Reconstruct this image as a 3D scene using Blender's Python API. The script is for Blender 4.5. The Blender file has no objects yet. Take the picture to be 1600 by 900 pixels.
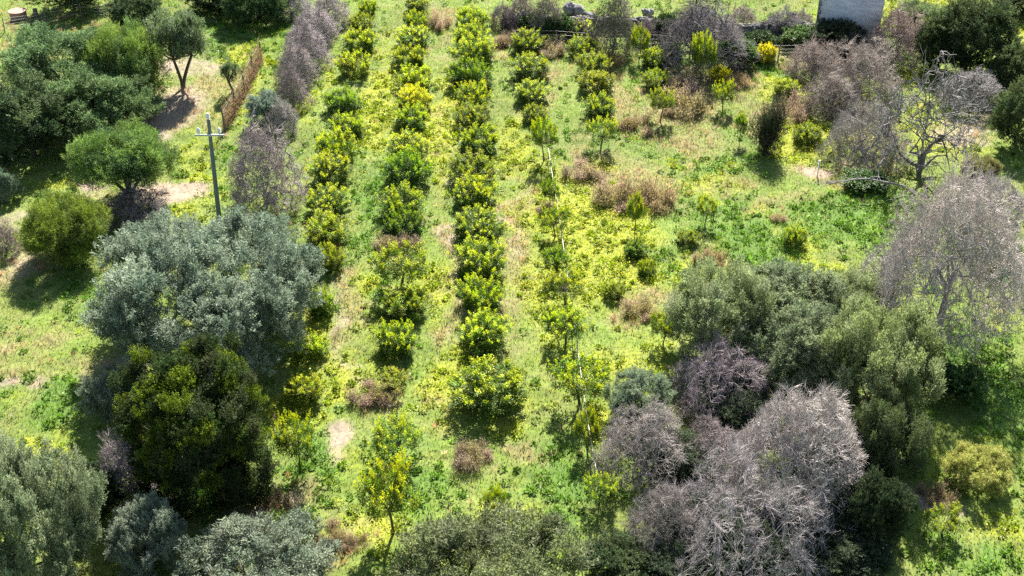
import bpy, math, random
import numpy as np
R = math.radians
C = bpy.context.scene.collection
sc = bpy.context.scene

# ------------------------------------------------------------------ camera, sky, sun, exposure
F_PX, PITCH, CAM_H = 1900.0, R(33.3), 40.0        # focal length in pixels of a 1600 wide frame
cam_d = bpy.data.cameras.new('camera'); cam = bpy.data.objects.new('camera', cam_d); C.objects.link(cam)
cam_d.sensor_width = 36; cam_d.lens = 36 * F_PX / 1600; cam_d.clip_start = 0.5; cam_d.clip_end = 6000
cam.location = (0, 0, CAM_H); cam.rotation_euler = (R(90) - PITCH, 0, 0)
sc.camera = cam
SUN_EL, SUN_AZ = R(43), R(8)                       # azimuth measured from +Y towards +X
world = bpy.data.worlds.new('World'); sc.world = world; world.use_nodes = True
wn = world.node_tree
sky = wn.nodes.new('ShaderNodeTexSky'); sky.sky_type = 'NISHITA'; sky.sun_disc = False
sky.sun_elevation = SUN_EL; sky.sun_rotation = SUN_AZ; sky.air_density = 1.2; sky.dust_density = 0.8
bg = wn.nodes['Background']; bg.inputs[1].default_value = 0.052
wn.links.new(sky.outputs[0], bg.inputs[0])
sl = bpy.data.lights.new('sun', 'SUN'); sl.energy = 4.8; sl.angle = R(0.53); sl.color = (1.0, 0.945, 0.83)
sun = bpy.data.objects.new('sun', sl); C.objects.link(sun)
sun.rotation_euler = (R(90) - SUN_EL, 0, -SUN_AZ + math.pi)
sun.location = (30, 200, 150)
sc.view_settings.view_transform = 'Standard'; sc.view_settings.look = 'None'
sc.view_settings.gamma = 1; sc.view_settings.use_curve_mapping = False
sc.view_settings.exposure = 1.76
sc.render.engine = 'CYCLES'
cy = sc.cycles
cy.max_bounces = 5; cy.diffuse_bounces = 2; cy.glossy_bounces = 1; cy.transmission_bounces = 2
cy.transparent_max_bounces = 4; cy.use_denoising = False; cy.sample_clamp_indirect = 4
cy.caustics_reflective = False; cy.caustics_refractive = False

# ------------------------------------------------------------------ noise
_t = np.random.RandomState(7).rand(256, 256)
def vnoise(x, y, s, o=0):
    x = np.asarray(x, float) / s + 37.3 * o + 1000; y = np.asarray(y, float) / s + 91.7 * o + 1000
    xi = np.floor(x).astype(int); yi = np.floor(y).astype(int)
    u = x - xi; v = y - yi; u = u*u*(3-2*u); v = v*v*(3-2*v)
    a = _t[xi & 255, yi & 255]; b = _t[(xi+1) & 255, yi & 255]; c = _t[xi & 255, (yi+1) & 255]; d = _t[(xi+1) & 255, (yi+1) & 255]
    return (a*(1-u)+b*u)*(1-v) + (c*(1-u)+d*u)*v
def fbm(x, y, s, o=0, n=4):
    r = 0; a = 1; t = 0
    for k in range(n):
        r = r + a*vnoise(x, y, s/2**k, o+k*3); t += a; a *= 0.55
    return r/t

def ground_z(x, y):
    return (0.55*(fbm(x, y, 22, 1, 2)-0.5) + 0.28*(fbm(x, y, 4.0, 2, 3)-0.5) + 0.20*(fbm(x, y, 0.9, 3, 2)-0.5))
def ground_low(x, y):
    return 0.55*(fbm(x, y, 22, 1, 2)-0.5)

# ------------------------------------------------------------------ picture point -> point in the place
ct, st = math.cos(PITCH), math.sin(PITCH)
def ray(px, py):
    dx = (px-800)/F_PX; dy = (py-450)/F_PX
    return np.array([dx, ct - dy*st, -st - dy*ct])
def at(px, py, z=None):
    d = ray(px, py); zz = 0.0 if z is None else z
    for _ in range(4):
        t = (zz - CAM_H)/d[2]; p = d*t
        if z is None: zz = float(ground_low(p[0], p[1]))
    return p[0], p[1], zz
def scale_at(x, y, z=0):
    return F_PX/(y*ct + (CAM_H-z)*st)              # pixels per metre

# ------------------------------------------------------------------ mesh helpers
def mesh_np(name, V, F, col=None, smooth=False):
    V = np.ascontiguousarray(V, dtype=np.float32); F = np.ascontiguousarray(F, dtype=np.int32)
    me = bpy.data.meshes.new(name); n, k = F.shape
    me.vertices.add(len(V)); me.vertices.foreach_set('co', V.ravel())
    me.loops.add(n*k); me.loops.foreach_set('vertex_index', F.ravel())
    me.polygons.add(n); me.polygons.foreach_set('loop_start', np.arange(n, dtype=np.int32)*k)
    me.update(calc_edges=True)
    if smooth: me.polygons.foreach_set('use_smooth', np.ones(n, dtype=bool))
    if col is not None:
        a = me.attributes.new('Col', 'FLOAT_COLOR', 'POINT')
        cc = np.ones((len(V), 4), np.float32); cc[:, :3] = col
        a.data.foreach_set('color', cc.ravel())
    return me
class MB:                                          # collects quads
    def __init__(s): s.V = []; s.F = []; s.K = []; s.n = 0
    def add(s, V, F, col=(1, 1, 1)):
        V = np.asarray(V, float); s.V.append(V); s.F.append(np.asarray(F)+s.n)
        c = np.empty((len(V), 3)); c[:] = col; s.K.append(c); s.n += len(V)
    def mesh(s, name, smooth=False):
        return mesh_np(name, np.vstack(s.V), np.vstack(s.F), np.vstack(s.K), smooth)
def norm(v): return v/np.maximum(np.linalg.norm(v, axis=-1, keepdims=True), 1e-9)
def tubes(mb, P0, P1, R0, R1, sides=4, col=(1, 1, 1)):
    P0 = np.asarray(P0, float).reshape(-1, 3); P1 = np.asarray(P1, float).reshape(-1, 3); n = len(P0)
    R0 = np.broadcast_to(R0, (n,)); R1 = np.broadcast_to(R1, (n,))
    d = norm(P1-P0); ref = np.where(np.abs(d[:, 2:3]) > 0.9, [[1., 0, 0]], [[0, 0, 1.]])
    u = norm(np.cross(d, ref)); w = np.cross(d, u)
    a = np.arange(sides)*2*np.pi/sides
    ring = np.cos(a)[None, :, None]*u[:, None, :] + np.sin(a)[None, :, None]*w[:, None, :]
    V = np.concatenate([P0[:, None]+ring*R0[:, None, None], P1[:, None]+ring*R1[:, None, None]], 1)
    i = np.arange(sides); j = (i+1) % sides
    f = np.stack([i, j, j+sides, i+sides], 1)
    F = (f[None]+(np.arange(n)*2*sides)[:, None, None]).reshape(-1, 4)
    c = np.asarray(col, float)
    if c.ndim == 2: c = np.repeat(c, 2*sides, 0)
    mb.add(V.reshape(-1, 3), F, c)
def box(mb, x0, x1, y0, y1, z0, z1, col=(1, 1, 1)):
    V = [(x, y, z) for z in (z0, z1) for x, y in ((x0, y0), (x1, y0), (x1, y1), (x0, y1))]
    mb.add(V, [(3, 2, 1, 0), (4, 5, 6, 7), (0, 1, 5, 4), (1, 2, 6, 5), (2, 3, 7, 6), (3, 0, 4, 7)], col)
def path_tube(mb, pts, r, sides=6, col=(1, 1, 1)):
    pts = np.asarray(pts, float); r = np.broadcast_to(r, (len(pts),))
    tubes(mb, pts[:-1], pts[1:], r[:-1], r[1:], sides, col)
def leaves(rng, mb, P, D, L, W, col, fold=0.25, flat=0.0):
    """P base points, D directions, one folded rhombus per leaf"""
    n = len(P); D = norm(D)
    rnd = norm(rng.normal(size=(n, 3))); rnd[:, 2] += flat
    S = norm(np.cross(D, rnd)); N = np.cross(S, D)
    L = np.broadcast_to(L, (n,))[:, None]; W = np.broadcast_to(W, (n,))[:, None]
    mid = P + D*L*0.45 + N*L*0.06
    V = np.stack([P, mid+S*W*0.5+N*W*fold, P+D*L, mid-S*W*0.5+N*W*fold], 1).reshape(-1, 3)
    F = np.arange(n*4).reshape(n, 4)
    c = np.asarray(col, float)
    if c.ndim == 2: c = np.repeat(c, 4, 0)
    mb.add(V, F, c)
def var(rng, base, n, s=0.25, hue=0.12):
    base = np.asarray(base, float)
    k = np.exp(rng.normal(0, s, (n, 1)))*np.exp(rng.normal(0, hue, (n, 3)))
    return base*k

# ------------------------------------------------------------------ objects
def prop(o, label=None, cat=None, group=None, kind=None):
    if label: o['label'] = label
    if cat: o['category'] = cat
    if group: o['group'] = group
    if kind: o['kind'] = kind
    return o
def link(name, me, mat, parent=None, color=None):
    if mat and not me.materials: me.materials.append(mat)
    o = bpy.data.objects.new(name, me); C.objects.link(o)
    if parent: o.parent = parent
    if color: o.color = (*color, 1)
    return o
def empty(name, loc, rz=0, label=None, cat=None, group=None):
    o = bpy.data.objects.new(name, None); C.objects.link(o); o.empty_display_size = 0.3
    o.location = loc; o.rotation_euler = (0, 0, rz)
    return prop(o, label, cat, group)

# ------------------------------------------------------------------ materials
def mat_base(name):
    m = bpy.data.materials.new(name); m.use_nodes = True
    nt = m.node_tree; p = nt.nodes['Principled BSDF']; return m, nt, p
def leaf_mat(name, transl=0.35, rough=0.55, spec=0.3):
    m, nt, p = mat_base(name); N = nt.nodes; Lk = nt.links
    at_ = N.new('ShaderNodeAttribute'); at_.attribute_name = 'Col'
    oi = N.new('ShaderNodeObjectInfo')
    mul = N.new('ShaderNodeMix'); mul.data_type = 'RGBA'; mul.blend_type = 'MULTIPLY'; mul.inputs[0].default_value = 1
    Lk.new(at_.outputs['Color'], mul.inputs[6]); Lk.new(oi.outputs['Color'], mul.inputs[7])
    tc = N.new('ShaderNodeTexCoord'); no = N.new('ShaderNodeTexNoise'); no.inputs['Scale'].default_value = 1.3
    Lk.new(tc.outputs['Object'], no.inputs['Vector'])
    mr = N.new('ShaderNodeMapRange'); mr.inputs[3].default_value = 0.7; mr.inputs[4].default_value = 1.3
    Lk.new(no.outputs['Fac'], mr.inputs[0])
    m2 = N.new('ShaderNodeVectorMath'); m2.operation = 'SCALE'
    Lk.new(mul.outputs[2], m2.inputs[0]); Lk.new(mr.outputs[0], m2.inputs['Scale'])
    p.inputs['Roughness'].default_value = rough; p.inputs['Specular IOR Level'].default_value = spec
    Lk.new(m2.outputs[0], p.inputs['Base Color'])
    tr = N.new('ShaderNodeBsdfTranslucent')
    hs = N.new('ShaderNodeHueSaturation'); hs.inputs['Hue'].default_value = 0.497; hs.inputs['Saturation'].default_value = 1.1; hs.inputs['Value'].default_value = 1.5
    Lk.new(m2.outputs[0], hs.inputs['Color']); Lk.new(hs.outputs[0], tr.inputs['Color'])
    mx = N.new('ShaderNodeMixShader'); mx.inputs[0].default_value = transl
    Lk.new(p.outputs[0], mx.inputs[1]); Lk.new(tr.outputs[0], mx.inputs[2])
    Lk.new(mx.outputs[0], N['Material Output'].inputs[0])
    return m
def noise_mat(name, c1, c2, scale=3, rough=0.85, bump=0.3, use_attr=False, detail=6):
    m, nt, p = mat_base(name); N = nt.nodes; Lk = nt.links
    tc = N.new('ShaderNodeTexCoord'); no = N.new('ShaderNodeTexNoise')
    no.inputs['Scale'].default_value = scale; no.inputs['Detail'].default_value = detail; no.inputs['Roughness'].default_value = 0.65
    Lk.new(tc.outputs['Object'], no.inputs['Vector'])
    cr = N.new('ShaderNodeValToRGB'); cr.color_ramp.elements[0].position = 0.3; cr.color_ramp.elements[1].position = 0.7
    cr.color_ramp.elements[0].color = (*c1, 1); cr.color_ramp.elements[1].color = (*c2, 1)
    Lk.new(no.outputs['Fac'], cr.inputs[0])
    out = cr.outputs[0]
    if use_attr:
        a = N.new('ShaderNodeAttribute'); a.attribute_name = 'Col'
        mul = N.new('ShaderNodeMix'); mul.data_type = 'RGBA'; mul.blend_type = 'MULTIPLY'; mul.inputs[0].default_value = 1
        Lk.new(out, mul.inputs[6]); Lk.new(a.outputs['Color'], mul.inputs[7]); out = mul.outputs[2]
        oi = N.new('ShaderNodeObjectInfo'); m3 = N.new('ShaderNodeMix'); m3.data_type = 'RGBA'; m3.blend_type = 'MULTIPLY'; m3.inputs[0].default_value = 1
        Lk.new(out, m3.inputs[6]); Lk.new(oi.outputs['Color'], m3.inputs[7]); out = m3.outputs[2]
    Lk.new(out, p.inputs['Base Color']); p.inputs['Roughness'].default_value = rough
    if bump:
        b = N.new('ShaderNodeBump'); b.inputs['Strength'].default_value = bump; b.inputs['Distance'].default_value = 0.05
        Lk.new(no.outputs['Fac'], b.inputs['Height']); Lk.new(b.outputs[0], p.inputs['Normal'])
    return m
M_leaf = leaf_mat('glossy_leaf', 0.27, 0.5, 0.3)
M_soft = leaf_mat('soft_leaf', 0.28, 0.65, 0.2)
M_grass = leaf_mat('grass_blade', 0.4, 0.7, 0.15)
M_bark = noise_mat('dark_bark', (0.05, 0.04, 0.032), (0.13, 0.11, 0.09), 6)
M_palebark = noise_mat('pale_bark', (0.17, 0.155, 0.15), (0.36, 0.33, 0.33), 5, 0.85, 0.3, True)
M_twig = noise_mat('twig', (0.72, 0.72, 0.72), (1.25, 1.2, 1.2), 2.5, 0.8, 0, True)
M_pole = noise_mat('weathered_pole', (0.10, 0.13, 0.15), (0.17, 0.20, 0.22), 5, 0.7, 0.1)
M_metal = noise_mat('galvanised_metal', (0.45, 0.47, 0.48), (0.6, 0.62, 0.63), 8, 0.45, 0)
M_white = noise_mat('white_porcelain', (0.7, 0.72, 0.7), (0.85, 0.86, 0.84), 5, 0.25, 0)
M_pipe = noise_mat('pale_plastic', (0.34, 0.34, 0.27), (0.52, 0.51, 0.42), 4, 0.5, 0)
M_stone = noise_mat('lichened_stone', (0.08, 0.075, 0.075), (0.30, 0.29, 0.28), 2.5, 0.9, 0.6, True)
M_rust = noise_mat('rusty_plate', (0.25, 0.13, 0.10), (0.45, 0.28, 0.24), 3, 0.8, 0.3)
M_wood = noise_mat('weathered_wood', (0.12, 0.09, 0.07), (0.26, 0.21, 0.17), 6, 0.85, 0.3)
M_tile = noise_mat('clay_tile', (0.28, 0.15, 0.10), (0.42, 0.26, 0.18), 3, 0.85, 0.4)

# ------------------------------------------------------------------ ground cover map: patches (px, py, rx, ry, weight) in the photograph, turned into places on the ground
PATCH = dict(
 yellow=[(600,150,28,70,1.1),(585,205,25,30,.9),(690,190,26,70,1.1),(805,230,35,60,.7),(850,310,45,50,.8),(930,350,60,60,1.3),(960,400,60,50,1.2),(900,440,70,40,1),
   (660,440,40,30,.6),(720,590,40,50,.7),(800,640,40,40,.5),(500,520,30,60,.8),(530,590,25,40,.7),(460,640,40,40,.8),(1255,215,45,25,1.1),(1230,140,50,15,1),(1240,380,50,30,.5),
   (1120,290,60,25,.6),(40,690,50,22,1.2),(620,810,35,45,.6),(775,790,40,25,.8),(580,460,25,80,.4),(1000,560,50,60,.5),(700,830,50,20,.7),(380,90,30,22,.9),(400,120,20,60,.5),(1420,15,60,20,.9),
   (1280,20,40,15,.3),(1590,60,15,40,.8),(310,250,40,30,.5),(490,150,15,60,.5),(1090,440,60,40,.5),(860,560,50,90,.35),(1050,650,40,60,.4),(1560,830,60,50,.5),(1490,60,10,10,.3),(1420,130,30,20,.6),(1430,200,60,40,.5),
   (90,285,40,10,.6),(1370,30,30,20,.6),(300,330,30,60,.5),(840,420,40,120,.5),(930,650,50,60,.4),(760,850,80,30,.5),(580,560,40,60,.4)],
 lush=[(1150,380,80,45,1),(575,340,30,110,.7),(1320,350,80,35,1),(480,740,50,40,1),(1550,600,70,110,.8),(1500,880,80,60,.6),(570,250,20,70,.5),(690,300,15,60,.4),(650,740,70,60,.6),(1120,260,80,20,.6),
   (1330,300,70,30,.8),(430,60,35,50,.8),(100,620,80,25,1),(60,600,60,20,.8),(170,450,60,30,.5),(1150,200,60,40,.4),(870,760,60,80,.7),(330,60,60,30,.7),(1190,110,70,20,1),(720,380,15,120,.3),(560,420,15,60,.3),(1000,230,80,30,.4),
   (1100,340,70,20,.5),(1400,90,40,15,1),(1060,110,60,15,.6),(330,270,60,40,.4),(1540,400,50,60,.6),(1050,600,60,60,.5)],
 dry=[(950,130,22,70,.9),(1065,150,60,45,1),(850,140,22,50,.7),(1000,290,70,35,.9),(920,265,20,35,1),(610,375,25,20,.8),(1150,125,25,25,.9),(805,380,22,120,.7),(785,60,20,40,.7),(685,30,22,18,1),
   (1005,475,30,25,.8),(1110,400,30,40,.6),(590,620,25,30,.7),(55,590,60,30,.5),(700,410,14,140,.8),(700,180,10,60,.4),(1080,220,60,35,.6),(1210,180,60,25,.6),(560,470,16,50,.7),(550,520,20,50,.6),(440,780,50,30,.9),
   (720,720,30,40,.5),(800,710,30,30,.6),(690,500,25,60,.6),(700,350,12,60,.6),(770,420,12,140,.3),(330,150,80,50,.5),(20,420,40,40,.6),(520,850,50,40,.8),(60,80,50,30,.7),(160,60,25,18,1),(30,40,60,20,.4),(690,60,12,50,.5),(1340,200,50,80,.5),
   (1300,270,40,15,.7),(1510,205,50,22,.5),(40,530,60,30,.4),(840,520,20,60,.3),(1180,160,30,60,.4),(120,560,60,30,.5),(500,440,20,90,.4),(1240,100,50,30,.5),(700,650,30,40,.4),(830,740,30,30,.4),(1560,460,30,20,.5),(1140,300,120,25,.3),(1020,190,70,50,.5)],
 soil=[(250,195,40,55,1),(330,110,40,14,.7),(275,105,50,16,.7),(530,690,32,26,1.3),(705,400,8,120,.5),(540,480,12,60,.5),(130,292,30,10,1),(255,295,45,16,1.2),(1500,210,40,14,.6),(1292,262,24,8,1.3),(20,410,40,30,.5),
   (440,790,40,22,.9),(30,600,40,10,.5),(800,350,8,100,.4),(1460,770,30,20,.8),(20,350,30,20,.6),(1520,195,30,30,.5),(150,310,60,12,.5),(700,100,9,60,.3),(550,560,12,40,.4),(700,270,7,60,.3),(200,560,60,40,.5),(310,60,60,30,.3)])
_P = {}
for k, L in PATCH.items():
    _P[k] = []
    for (px, py, rx, ry, w) in L:
        x, y, z = at(px, py, 0); s = scale_at(x, y)
        sd = s*s*CAM_H/F_PX
        _P[k].append((x, y, rx/s, ry/sd, w))
def masks(x, y):
    wx = x + 2.2*(fbm(x, y, 3.0, 11, 3)-0.5)*2; wy = y + 2.2*(fbm(x, y, 3.0, 17, 3)-0.5)*2
    out = {}
    for i, k in enumerate(('yellow', 'lush', 'dry', 'soil')):
        m = np.zeros_like(x)
        for (cx, cy_, rx, ry, w) in _P[k]:
            q = ((wx-cx)/rx)**2+((wy-cy_)/ry)**2
            m = np.maximum(m, w*np.exp(-q*0.75))
        n = fbm(x, y, 2.2, 23+i*5, 4)
        n2 = fbm(x, y, 0.7, 43+i*5, 3)
        m = m + {'yellow': .26, 'lush': .25, 'dry': .20, 'soil': 0.07}[k]*(n > 0.5)*(n-0.5)*5
        out[k] = np.clip((m*(0.45+1.1*n2) - 0.22)*2.0, 0, 1)
    return out
G_GRASS = np.array([.17, .243, .035]); G_YEL = np.array([.34, .37, .03]); G_LUSH = np.array([.105, .21, .026])
G_DRY = np.array([.31, .26, .125]); G_SOIL = np.array([.40, .31, .25])
def ground_rgb(x, y, m=None):
    m = m or masks(x, y)
    n = fbm(x, y, 6, 51, 4)[..., None]
    c = G_GRASS*(0.75+0.5*n) + (G_DRY-G_GRASS)*0.28*np.clip(fbm(x, y, 1.4, 61, 3)[..., None]*3-1.3, 0, 1)
    for k, g in (('lush', G_LUSH), ('yellow', G_YEL), ('dry', G_DRY), ('soil', G_SOIL)):
        a = m[k][..., None]*{'lush': .85, 'yellow': .8, 'dry': .7, 'soil': .95}[k]; c = c*(1-a)+g*a
    return c

def axis(lo, hi, step, far, grow=1.35):
    a = list(np.arange(lo, hi+1e-6, step)); s = step
    while a[-1] < far: s *= grow; a.append(a[-1]+s)
    s = step
    while a[0] > -far: s *= grow; a.insert(0, a[0]-s)
    return np.array(a)
gx = axis(-62, 62, 0.22, 1200); gy = axis(30, 125, 0.22, 1200)
X, Y = np.meshgrid(gx, gy)
inner = np.clip((400-np.hypot(X, Y-70))/300, 0, 1)
Z = ground_z(X, Y)*inner
col = ground_rgb(X.ravel(), Y.ravel())*0.8
nx, ny = len(gx), len(gy)
ii = (np.arange(ny-1)[:, None]*nx+np.arange(nx-1)[None]).ravel()
me = mesh_np('ground', np.stack([X.ravel(), Y.ravel(), Z.ravel()], 1), np.stack([ii, ii+1, ii+nx+1, ii+nx], 1), col, True)
M_ground = noise_mat('grassy_earth', (0.45, 0.5, 0.5), (1.3, 1.25, 1.15), 4.5, 0.95, 0.8, True, 8)
prop(link('ground', me, M_ground), 'uneven grassy orchard ground with yellow flowers and bare earth', kind='structure')

# ------------------------------------------------------------------ ground cover (stuff)
rng = np.random.default_rng(5)
def scatter(n, ymin=33, ymax=122, margin=6):
    y = rng.uniform(ymin, ymax, n)
    half = 800/F_PX*(y*ct+CAM_H*st)+margin
    keep = rng.random(n) < half/60
    y = y[keep]; half = half[keep]
    return rng.uniform(-1, 1, len(y))*half, y
x, y = scatter(520000)
m = masks(x, y); keep = rng.random(len(x)) > m['soil']*0.85
x, y = x[keep], y[keep]; m = {k: v[keep] for k, v in m.items()}
base = ground_rgb(x, y, m); h = 0.07+0.12*fbm(x, y, 1.8, 71, 3)+0.10*m['lush']+0.10*m['dry']
P = np.stack([x, y, ground_z(x, y)-0.02], 1); D = rng.normal(0, 0.45, (len(x), 3)); D[:, 2] = 1
mb = MB(); leaves(rng, mb, P, D, h*rng.uniform(.6, 1.5, len(x)), rng.uniform(.025, .06, len(x)), base*np.exp(rng.normal(0, .28, (len(x), 1)))*np.exp(rng.normal(0, .08, (len(x), 3))))
prop(link('grass', mb.mesh('grass'), M_grass), 'short green and straw-coloured grass between the orchard rows', 'grass', kind='stuff')
# broad-leaved weeds in mounds
x, y = scatter(24000); m = masks(x, y)
w = 0.16+0.9*np.maximum(m['yellow'], m['lush'])+0.1*fbm(x, y, 3, 81, 2)-0.7*m['soil']-0.5*m['dry']
keep = rng.random(len(x)) < w; x, y = x[keep], y[keep]; m = {k: v[keep] for k, v in m.items()}
n = len(x); k = 34
r = rng.uniform(.10, .30, n)+.25*rng.random(n)**4; hh = r*rng.uniform(.55, 1.1, n)
u = rng.normal(size=(n, k, 3)); u[..., 2] = np.abs(u[..., 2]); u = norm(u)
rad = rng.uniform(.5, 1.0, (n, k, 1))
P = np.stack([x, y, ground_z(x, y)], 1)[:, None, :]+u*rad*np.stack([r, r, hh], 1)[:, None, :]
cb = np.where(m['yellow'][:, None] > m['lush'][:, None], np.array([[.215, .285, .03]]), np.array([[.105, .205, .028]]))*np.exp(rng.normal(0, .25, (n, 1)))
cl = (cb[:, None, :]*np.exp(rng.normal(0, .22, (n, k, 1)))).reshape(-1, 3)
D = u+rng.normal(0, .4, u.shape)
mb = MB(); leaves(rng, mb, P.reshape(-1, 3), D.reshape(-1, 3), rng.uniform(.09, .18, n*k), rng.uniform(.06, .12, n*k), cl, flat=1.0)
prop(link('weeds', mb.mesh('weeds'), M_leaf), 'low broad-leaved green weeds growing in mounds', 'weeds', kind='stuff')
# yellow flowers standing above the weeds
x, y = scatter(330000); m = masks(x, y)
keep = rng.random(len(x)) < 0.012+0.75*m['yellow']**1.3*np.clip(fbm(x, y, 1.0, 91, 3)*3-1.1, 0, 1)
x, y = x[keep], y[keep]; n = len(x)
P = np.stack([x, y, ground_z(x, y)+rng.uniform(.10, .34, n)], 1); D = rng.normal(0, 1, (n, 3)); D[:, 2] = np.abs(D[:, 2])*0.5
cl = var(rng, (.66, .60, .035), n, .15, .05); g = rng.random(n) < .35; cl[g] = var(rng, (.40, .44, .05), g.sum(), .15, .05)
mb = MB(); leaves(rng, mb, P, D, rng.uniform(.05, .12, n), rng.uniform(.05, .10, n), cl, flat=2)
prop(link('yellow_flowers', mb.mesh('yellow_flowers'), M_grass), 'bright yellow wild flowers carpeting the ground between rows', 'flowers', kind='stuff')
# dry grass tufts
x, y = scatter(26000); m = masks(x, y); keep = rng.random(len(x)) < .02+.8*m['dry']; x, y = x[keep], y[keep]; n = len(x); k = 16
r = rng.uniform(.05, .22, n)
th = rng.uniform(0, 6.28, (n, k)); rr = rng.random((n, k))
P = np.stack([x[:, None]+r[:, None]*rr*np.cos(th), y[:, None]+r[:, None]*rr*np.sin(th), np.broadcast_to(ground_z(x, y)[:, None], (n, k))], -1)
D = np.stack([np.cos(th)*.6*rr, np.sin(th)*.6*rr, np.ones((n, k))], -1)+rng.normal(0, .15, (n, k, 3))
mb = MB(); leaves(rng, mb, P.reshape(-1, 3), D.reshape(-1, 3), rng.uniform(.15, .5, n*k), .022, np.repeat(var(rng, (.36, .26, .17), n, .25, .1), k, 0))
prop(link('dry_grass', mb.mesh('dry_grass'), M_grass), 'straw-brown dry grass and dead weed stems', 'dry grass', kind='stuff')

# ------------------------------------------------------------------ plant builders (unit: metres, base at the origin)
def crown_points(rng, n, a, b, zc, p=2.0, shell=0.5, seed=0, lump=0.18, low=-0.75):
    """clump centres through an uneven, superelliptic crown"""
    u = norm(rng.normal(size=(n*4, 3))); u = u[u[:, 2] > low][:n]
    k = (np.abs(u)**p).sum(1)**(-1/p)
    ph = rng.uniform(0, 6.28, 6)
    az = np.arctan2(u[:, 1], u[:, 0])
    lob = np.sin(3*az+ph[0]+2*u[:, 2])*.5+np.sin(5*az+ph[1]-3*u[:, 2])*.35+np.sin(7*u[:, 2]+2*az+ph[2])*.35
    r = (shell+(1-shell)*rng.random(len(u))**0.6)*(1+lump*lob)
    P = u*(k*r)[:, None]*np.array([a, a, b]); P[:, 2] += zc
    return P, u
def limbs(rng, mb, targets, top, base_r, col=(1, 1, 1), sides=5, droop=0.15):
    for t in targets:
        t = np.asarray(t); mid = top*0.5+t*0.5+rng.normal(0, .08, 3)*np.linalg.norm(t-top); mid[2] -= droop*np.linalg.norm((t-top)[:2])
        s = np.linspace(0, 1, 6)[:, None]; pts = (1-s)**2*top+2*s*(1-s)*mid+s*s*t
        path_tube(mb, pts, np.linspace(base_r, base_r*.18, 6), sides, col)
def trunk_mesh(rng, h, r, targets, name='trunk', n_stems=1, spread=0.15):
    mb = MB()
    for i in range(n_stems):
        lean = rng.normal(0, spread, 2)*(1 if n_stems == 1 else 2.2)
        top = np.array([lean[0]*h, lean[1]*h, h])
        s = np.linspace(-0.1, 1, 6); pts = np.stack([lean[0]*h*s**1.5*np.sign(s) if False else lean[0]*h*np.abs(s)**1.4, lean[1]*h*np.abs(s)**1.4, h*s], 1)
        path_tube(mb, pts, r*np.array([1.5, 1.1, 1.0, .92, .85, .75])/n_stems**.4, 8)
        mine = targets[i::n_stems]
        limbs(rng, mb, mine, pts[-1], r*.55/n_stems**.4)
    return mb.mesh(name, True)

def citrus_variant(seed, a=1.6, b=1.15, trunk=0.2, nclump=135, per=84, green=(.105, .175, .022), shoot=(.45, .52, .03), gap=0.15, nshoot=64):
    rng = np.random.default_rng(seed); zc = trunk+b*.92
    Pc, u = crown_points(rng, nclump, a, b, zc, 2.3, .5, lump=.2, low=-.95 if trunk < .9 else -.6)
    n = len(Pc); rc = rng.uniform(.20, .36, n)
    off = rng.normal(size=(n, per, 3)); off = norm(off)*rng.random((n, per, 1))**.45
    P = Pc[:, None]+off*rc[:, None, None]*np.array([1.1, 1.1, .85])
    D = off+u[:, None]*.5+rng.normal(0, .5, off.shape)+np.array([0, 0, .15])
    cl = np.repeat(var(rng, green, n, .22, .08), per, 0)*np.exp(rng.normal(0, .25, (n*per, 1)))
    yl = rng.random(n*per) < 0.04; cl[yl] = var(rng, (.42, .36, .03), yl.sum(), .2)
    P = P.reshape(-1, 3); ok = P[:, 2] > .12
    mb = MB(); leaves(rng, mb, P[ok], D.reshape(-1, 3)[ok], rng.uniform(.10, .17, ok.sum()), rng.uniform(.05, .08, ok.sum()), cl[ok], flat=1.3)
    # upright young shoots
    top = np.where(u[:, 2] > 0.05)[0]; ch = rng.choice(top, min(nshoot, len(top)), replace=False)
    for i in ch:
        L = rng.uniform(.35, .75); d = norm(u[i]*.45+np.array([0, 0, 1])+rng.normal(0, .15, 3)); s0 = Pc[i]+u[i]*rc[i]*.5
        k = 40; s = rng.random(k)**.8
        P = s0+d*(s*L)[:, None]+rng.normal(0, .05, (k, 3)); D = d*.7+rng.normal(0, .6, (k, 3))
        leaves(rng, mb, P, D, rng.uniform(.08, .15, k), rng.uniform(.04, .07, k), var(rng, shoot, k, .2, .08), flat=1.0)
    crown = mb.mesh('crown')
    tm = trunk_mesh(rng, trunk+.25, .085, [Pc[i] for i in rng.choice(n, 12, replace=False)])
    crown.materials.append(M_leaf); tm.materials.append(M_bark)
    return dict(a=a*1.12, b=b*1.1, zc=zc, crown=crown, trunk=tm)

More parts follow.
